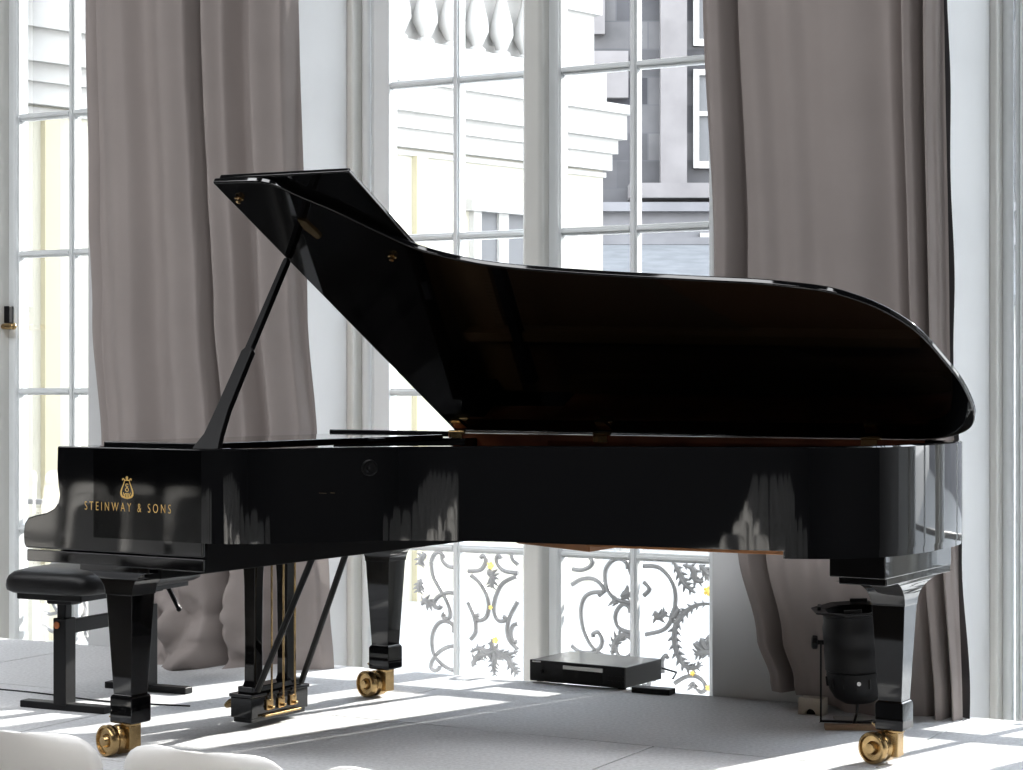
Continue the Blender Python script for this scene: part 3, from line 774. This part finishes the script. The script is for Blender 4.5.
bm = NB(); a = R(-97); q = tl((.1035 * math.cos(a), .1035 * math.sin(a), .14)); lathe(bm, [(.007, 0), (.007, .005), (.003, .006)], q, (math.cos(a), math.sin(a), 0), 16); obj('screw', bm, 'screw', par)
ya = Vector((math.cos(R(-12)), math.sin(R(-12)), 0))
bm = NB()
pts = [ya * -.134 + Vector((0, 0, .285)), ya * -.134 + Vector((0, 0, .012)), ya * .134 + Vector((0, 0, .012)), ya * .134 + Vector((0, 0, .285))]
for a, b in zip(pts, pts[1:]):
    e = (b - a).normalized() * .003; bar(bm, a - e, b + e, .006, .022, up=(ya.y, -ya.x, 0) if abs((b - a).z) > .05 else (ya.y, -ya.x, 0))
obj('yoke', bm, 'blackmetal', par, bevel=.002)
for sg in (-1, 1):
    bm = NB(); lathe(bm, [(.008, -.034), (.008, .0), (.009, .004), (.022, .006), (.024, .012), (.024, .022), (.018, .026), (.003, .027)], ya * sg * .140 + Vector((0, 0, .285)), ya * sg, 8); obj('yoke_knob', bm, 'dullblack', par)
bm = NB(); tube(bm, [tl((-.01, -.04, .075)), (-.02, -.05, .05), (-.025, -.02, .012), (.03, .04, .006), (.1, .1, .006)], .005, 8); obj('cable', bm, 'blackmetal', par)

def wob(name, label, cat, s, n, z=0, rot=WROT): return thing(name, label, cat, W(s, n, z), rot)
# wooden pieces under the spotlight
def floorpt(px, py, z=0.):
    Y = FP * (CAMZ - z) / (py - 385); return Vector(((px - 511.5) / FP * Y, Y, z))
bm = NB(); bar(bm, (-.115, 0, .008), (.115, 0, .008), .05, .016)
o = obj('wooden_batten', bm, 'plank', bevel=.002); o.location = floorpt(860, 731) + Vector((0, .03, 0)); o.rotation_euler = (0, 0, R(-5)); tag(o, 'thin brown wooden batten on the stage in front of the spotlight yoke', 'batten')
bm = NB(); bar(bm, (-.09, 0, .005), (.09, 0, .005), .09, .010)
o = obj('silver_plate', bm, 'silver', bevel=.002); o.location = PC + Vector((.0, .0, 0.0)) + Vector((.02, .10, 0)); tag(o, 'flat pale metal plate lying under the spotlight', 'plate')
# beige block with dark hole
bk = thing('wooden_block', 'small beige wooden block with a dark round notch beside the curtain hem', 'block', floorpt(813, 712) + Vector((-.006, -.04, 0)), R(-28))
bm = NB(); n = 12
pr = [(-.045, 0), (-.02, 0)] + [(-.02 + .02 * (1 - math.cos(PI * k / n)), .022 * math.sin(PI * k / n)) for k in range(1, n)] + [(.02, 0), (.045, 0), (.045, .06), (-.045, .06)]
prism(bm, pr, lambda a, b: Vector((a, -.03, b)), lambda a, b: Vector((a, .03, b))); obj('block_body', bm, 'box', bk, smooth=False)
bm = NB(); prism(bm, [(-.02 + .0201 * (1 - math.cos(PI * k / n)), .0221 * math.sin(PI * k / n)) for k in range(0, n + 1)], lambda a, b: Vector((a, -.012, b)), lambda a, b: Vector((a, .029, b))); obj('notch', bm, 'hole', bk, smooth=False)

# ------------------------------------------------------------------ CD player and flat slab
fl0 = floorpt(530.5, 681.5); fr0 = floorpt(625, 690.5)
dx = (fr0 - fl0); ang = math.atan2(dx.y, dx.x); wid = dx.length
cd = thing('cd_player', 'black flat CD player standing at the rear edge of the stage under the piano', 'cd player', fl0, ang)
DP = .30
bm = NB(); box(bm, 0, wid, .006, DP, .006, .088); obj('case', bm, mat('player_lid', (.09, .09, .092), .3, metal=.7), cd, bevel=.004)
bm = NB(); box(bm, -.001, wid + .001, -.004, .006, .006, .089); obj('front_panel', bm, 'dullblack', cd, bevel=.002)
bm = NB(); box(bm, .155, .335, -.008, -.004, .062, .077); obj('disc_tray', bm, 'silver', cd, bevel=.001)
bm = NB(); box(bm, .16, .33, -.006, -.004, .022, .058); obj('display', bm, 'hole', cd)
bm = NB()
for k in range(5): box(bm, .355 + k * .016, .366 + k * .016, -.0065, -.004, .042, .052)
for k in range(5): box(bm, .355 + k * .016, .366 + k * .016, -.0065, -.004, .026, .034)
obj('control_buttons', bm, 'blackmetal', cd)
bm = NB(); lathe(bm, [(.009, 0), (.009, .006), (.003, .007)], (.055, -.004, .045), (0, -1, 0), 16); obj('power_button', bm, 'blackmetal', cd)
bm = NB(); box(bm, .012, .05, -.0052, -.004, .080, .085); obj('maker_mark', bm, 'whitemark', cd)
for x in (.03, wid - .03):
    for y in (.03, DP - .03):
        bm = NB(); lathe(bm, [(.016, 0), (.018, .002), (.016, .007)], (x, y, 0), n=16); obj('foot', bm, 'dullblack', cd)
bm = NB(); tube(bm, [(wid - .1, DP, .04), (wid - .04, DP + .05, .045), (wid + .04, DP + .05, .03), (wid + .05, DP, .012)], .004, 8); obj('cable', bm, 'blackmetal', cd)
bm = NB(); box(bm, -.09, .07, -.03, .03, 0, .022)
o = obj('flat_black_box', bm, 'dullblack', bevel=.003); o.location = W(.625, -.045, 0); o.rotation_euler = (0, 0, WROT); tag(o, 'flat black box lying on the stage edge behind the CD player', 'box')

# thin cable on the stage at the left
bm = NB(); pts = catmull([floorpt(-40, 686, .003), floorpt(30, 692, .003), floorpt(105, 701, .003), floorpt(190, 706, .003)], 8); tube(bm, pts, .003, 6)
o = obj('floor_cable', bm, 'blackmetal'); tag(o, 'thin black cable lying on the grey stage under the bench', 'cable')

# ------------------------------------------------------------------ auditorium chairs
def make_chair(label):
    t = thing('auditorium_chair', label, 'chair', (0, 0, FLZ), 0, None)
    # shell: loft of a side profile (y forward = towards the stage)
    prof = [(.235, .435, .37), (.225, .452, .40), (.17, .452, .43), (.0, .438, .45), (-.12, .432, .45), (-.185, .45, .45), (-.215, .50, .44), (-.228, .58, .43), (-.24, .68, .425), (-.249, .74, .42), (-.253, .765, .412), (-.256, .785, .395), (-.2575, .799, .368), (-.258, .807, .335), (-.2585, .811, .29), (-.2586, .8125, .24)]
    bm = NB(); rr = []
    NX = 16
    for y, z, w in prof:
        row = []
        for i in range(NX + 1):
            x = -1 + 2 * i / NX; back = max(0, (z - .45) / .4)
            crown = .006 * (1 - x * x) if z > .78 else 0
            row.append(Vector((x * w * .47, y + .035 * x * x * (1 if z > .47 else 0), z + crown + (.02 * x * x if z < .47 else 0))))
        rr.append(row)
    vs = [[bm.verts.new(p) for p in r] for r in rr]
    for a, b in zip(vs, vs[1:]):
        for i in range(NX): bm.faces.new((a[i], a[i + 1], b[i + 1], b[i]))
    sh = obj('shell', bm, 'plastic', t, angle=180)
    md = sh.modifiers.new('solid', 'SOLIDIFY'); md.thickness = .008; md.offset = 0
    for sx_ in (-1, 1):
        for sy in (-1, 1):
            bm = NB(); tube(bm, [(sx_ * .14, sy * .12, .43), (sx_ * .205, sy * .21, .0)], .009, 8); obj('leg', bm, 'chrome', t)
    bm = NB(); tube(bm, [(-.14, -.12, .428), (.14, -.12, .428), (.14, .12, .428), (-.14, .12, .428), (-.14, -.12, .428)], .008, 6); obj('seat_bracket', bm, 'chrome', t)
    return t
ch0 = make_chair('white moulded chair cut off at the bottom left corner of the photo')
CPROT = -TH
def put(t, s, n):
    p = W(s, n, FLZ); t.location = p; t.rotation_euler = (0, 0, CPROT)
def dup(root):
    r = root.copy(); COL.objects.link(r)
    for ch in list(root.children):
        c = ch.copy(); COL.objects.link(c); c.parent = r
    return r
NCH = -3.75
put(ch0, 1.045, NCH)
t = dup(ch0); t['label'] = 'white moulded chair at the bottom of the photo, in front of the near piano leg'; put(t, 1.49, NCH)
t = dup(ch0); t['label'] = 'white moulded chair of which only a small corner shows at the bottom edge'; put(t, 1.935, NCH)
for r_ in range(9):
    for k in (list(range(-18, -10)) if r_ < 5 else []) + (list(range(0, 6)) if r_ else []):
        s_, n_ = 1.045 + .47 * k, NCH - .85 * r_ + random.uniform(-.02, .02)
        if (W(s_, n_, 0) - Vector((0, 0, 0))).length < .8: continue
        t = dup(ch0); put(t, s_, n_)
        t['label'] = 'white moulded chair of the hall rows, visible only as a reflection in the piano side'; t['group'] = 'chairs reflected in the piano'

# ------------------------------------------------------------------ light
EL = 24.0
sv = Vector((-.72, -.69, 0)).normalized() * math.cos(R(EL)) + Vector((0, 0, -math.sin(R(EL))))
sl = bpy.data.lights.new('sun', 'SUN'); sl.energy = 12.5; sl.angle = R(.6); sl.color = (1., .96, .90)
so_ = bpy.data.objects.new('sun', sl); COL.objects.link(so_); so_.rotation_euler = sv.to_track_quat('-Z', 'Y').to_euler()
w = bpy.data.worlds.new('world'); SC.world = w; w.use_nodes = True
nt = w.node_tree; bg = nt.nodes['Background']
tc = nt.nodes.new('ShaderNodeTexCoord'); sp = nt.nodes.new('ShaderNodeSeparateXYZ'); rp = nt.nodes.new('ShaderNodeValToRGB')
rp.color_ramp.elements[0].color = (.97, .98, 1, 1); rp.color_ramp.elements[1].color = (.80, .88, 1, 1); rp.color_ramp.elements[1].position = .8
nt.links.new(tc.outputs['Generated'], sp.inputs[0]); nt.links.new(sp.outputs['Z'], rp.inputs[0]); nt.links.new(rp.outputs[0], bg.inputs[0])
bg.inputs[1].default_value = 6.0
for i, c in enumerate(WIN):
    a = bpy.data.lights.new('window_portal', 'AREA'); a.shape = 'RECTANGLE'; a.size = 1.8; a.size_y = 4.7
    ao = bpy.data.objects.new('window_portal', a); COL.objects.link(ao); ao.location = W(c, .72, 2.05)
    ao.rotation_euler = Matrix((DV, Vector((0, 0, 1)), NV)).transposed().to_euler()
    a.cycles.is_portal = True
# unseen soft fills added under the ceiling to lift the interior light
for s in (-6.5, -3, .5, 4):
    a = bpy.data.lights.new('hall_fill', 'AREA'); a.shape = 'DISK'; a.size = 2.6; a.energy = 165; a.color = (.97, .98, 1)
    ao = bpy.data.objects.new('hall_fill', a); COL.objects.link(ao); ao.location = W(s, -5.2, CEIL - .1)
SC.view_settings.view_transform = 'Standard'; SC.view_settings.look = 'None'; SC.view_settings.exposure = .2
SC.cycles.use_denoising = True
